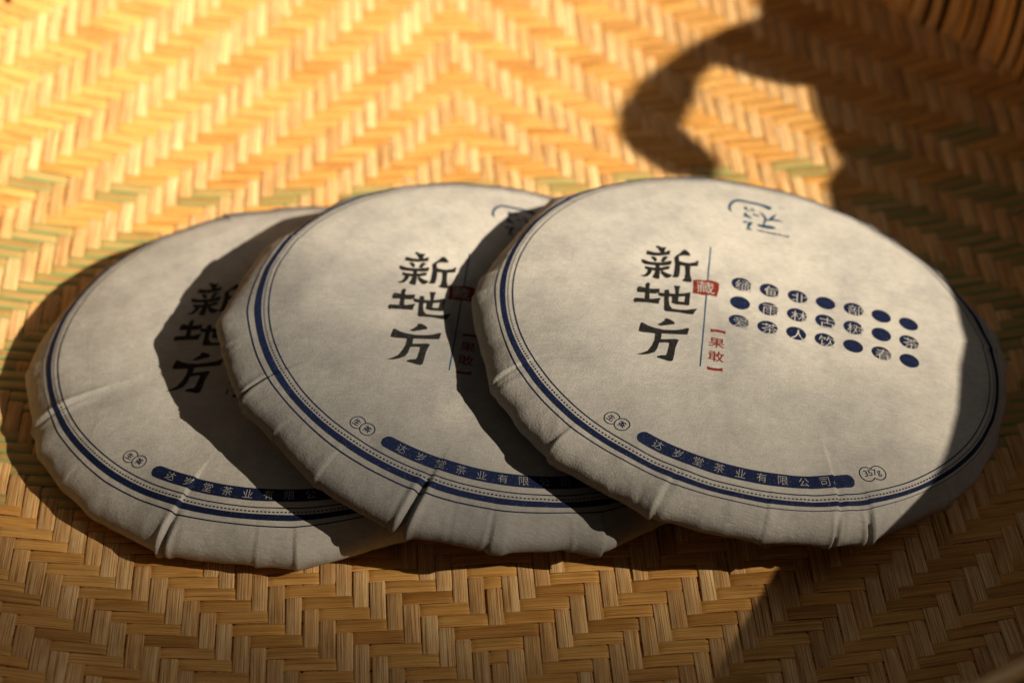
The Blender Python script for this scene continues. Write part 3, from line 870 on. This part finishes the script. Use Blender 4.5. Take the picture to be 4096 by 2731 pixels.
# ------------------------------------------------------------------ made-up plant out of view, leaves outlined to cast the hooked shade
AX = np.array([math.cos(AZ), math.sin(AZ), 0]); WX = np.array([-math.sin(AZ), math.cos(AZ), 0])
def leaf_green():
    m, nt, b = new_mat('leaf_green')
    tc = nd(nt, 'ShaderNodeTexCoord').outputs['Object']
    n = noise(nt, mapping(nt, tc, (40, 40, 40)), 1.0, 4)
    nt.links.new(ramp(nt, n, [(.3, (.02, .06, .015)), (.7, (.06, .13, .03))]), b.inputs['Base Color'])
    b.inputs['Roughness'].default_value = .45
    return m
LEAF = leaf_green()

def leaf(name, outline, parent, org, depth, bow):
    """blade whose outline is given across the light (w, height); it bows along the light"""
    bm = bmesh.new()
    ws = np.array(outline)
    mid = ws.mean(0)
    vs = []
    for (w, h) in outline:
        vs.append(bm.verts.new((w, h, 0)))
    f = bm.faces.new(vs)
    bmesh.ops.triangulate(bm, faces=[f])
    fine(bm, 14, 4)
    ext = bmesh.ops.extrude_face_region(bm, geom=bm.faces[:])
    for v in [g for g in ext['geom'] if isinstance(g, bmesh.types.BMVert)]:
        v.co.z = 1.2
    for v in bm.verts:
        w, h, t = v.co
        base = C0 + AX * 300 + WX * w + np.array([0, 0, h])
        dirn = (LAMP - base) / np.linalg.norm(LAMP - base)
        p = base + dirn * (depth + bow * math.sin(w * .022) + t) - org
        v.co = p * MM
    bmesh.ops.recalc_face_normals(bm, faces=bm.faces[:])
    me = bpy.data.meshes.new(name)
    bm.to_mesh(me); bm.free()
    return link(name, me, LEAF, parent)

PO = C0 + AX * 520 + WX * 300
PO[2] = -30
plant = empty('added_shade_plant', Matrix.Translation(Vector(PO * MM)))
plant['label'] = 'added broad-leaved potted plant out of view, its leaves shaped to shade the tray'
plant['category'] = 'plant'
leaf('broad_shade_leaf', [(-50, 70), (-36, 100), (-28, 104.5), (-15, 105.3), (-6, 106.3), (6.7, 107.7), (16.8, 109.7), (28.6, 112), (42.4, 113), (60, 118), (90, 128), (139.1, 146.9), (151.7, 147.3), (160.1, 153.7), (173.3, 163.3), (185.7, 171.6), (183, 178), (230, 186), (300, 200), (330, 130), (310, 60), (240, 30), (120, 28)], plant, PO, 150, 8)
leaf('curled_shade_leaf', [(186, 168), (181.5, 176.2), (180.7, 185.9), (181.5, 196.9), (171, 196), (163, 193), (145, 189), (133, 174), (122, 172), (116.1, 183.9), (118.8, 188.4), (124.1, 197.5),
                     (130.7, 203.1), (142.3, 207.6), (161.0, 210.0), (183.0, 208.7), (198.9, 205.1), (208.0, 201.1), (216, 207), (226, 260), (270, 310), (340, 290), (350, 220), (310, 186), (240, 174)], plant, PO, 190, 10)
def pot():
    sec = [(0, 0), (46, 0), (52, 3), (66, 95), (70, 99), (70, 106), (64, 106), (62, 98), (0, 98)]
    n = 48
    V, F = [], []
    for k in range(n):
        a = 2 * math.pi * k / n
        for r, z in sec:
            V.append((max(r, .01) * math.cos(a) * MM, max(r, .01) * math.sin(a) * MM, z * MM))
    m = len(sec)
    for k in range(n):
        for q in range(m - 1):
            F.append((k * m + q, ((k + 1) % n) * m + q, ((k + 1) % n) * m + q + 1, k * m + q + 1))
    mt, nt, b = new_mat('brown_clay')
    tc = nd(nt, 'ShaderNodeTexCoord').outputs['Object']
    nt.links.new(ramp(nt, noise(nt, mapping(nt, tc, (60, 60, 60)), 1.0, 4), [(.3, (.08, .035, .02)), (.7, (.14, .06, .03))]), b.inputs['Base Color'])
    link('pot', mesh_np('pot', V, F), mt, plant)
    V, F = [], []
    for k in range(9):
        t = k / 8
        c = np.array([0, 0, 96]) * (1 - t) + (C0 + AX * 440 + WX * 300 + np.array([0, 0, 290]) - PO) * t + np.array([10 * math.sin(t * 3), 0, 0])
        for q in range(8):
            a = q * math.pi / 4
            V.append(((c[0] + 5 * math.cos(a)) * MM, (c[1] + 5 * math.sin(a)) * MM, c[2] * MM))
    link('stem', mesh_np('stem', V, grid_faces(9, 8, True).tolist()), LEAF, plant)
pot()

# ------------------------------------------------------------------ made-up box out of view, added to shade the tray's right side
def box():
    w0, w1, a0, a1 = -190., 110., 300., 372.
    org = C0 + AX * (a0 + a1) / 2 + WX * (w0 + w1) / 2
    org[2] = -30
    M = Matrix.Translation(Vector(org * MM)) @ Matrix.Rotation(AZ, 4, 'Z')
    root = empty('added_shade_box', M)
    root['label'] = 'added low dark wooden box with a flat lid, out of view, shading the right of the bamboo tray'
    root['category'] = 'box'
    m, nt, b = new_mat('dark_box_wood')
    tc = nd(nt, 'ShaderNodeTexCoord').outputs['Object']
    nt.links.new(ramp(nt, noise(nt, mapping(nt, tc, (90, 8, 90)), 1.0, 5), [(.3, (.03, .018, .01)), (.7, (.075, .045, .025))]), b.inputs['Base Color'])
    b.inputs['Roughness'].default_value = .55
    def cub(name, x0, x1, y0, y1, z0, z1, bev):
        bm = bmesh.new()
        bmesh.ops.create_cube(bm, size=1)
        for v in bm.verts:
            v.co = ((x0 + (v.co.x + .5) * (x1 - x0)) * MM, (y0 + (v.co.y + .5) * (y1 - y0)) * MM, (z0 + (v.co.z + .5) * (z1 - z0)) * MM)
        bmesh.ops.bevel(bm, geom=bm.edges[:], offset=bev * MM, segments=2, affect='EDGES')
        me = bpy.data.meshes.new(name)
        bm.to_mesh(me); bm.free()
        link(name, me, m, root)
    hx, hy = (a1 - a0) / 2, (w1 - w0) / 2
    cub('box_body', -hx + 3, hx - 3, -hy + 3, hy - 3, 0, 118, 2)
    cub('lid', -hx, hx, -hy, hy, 118.4, 135.5, 2)
box()
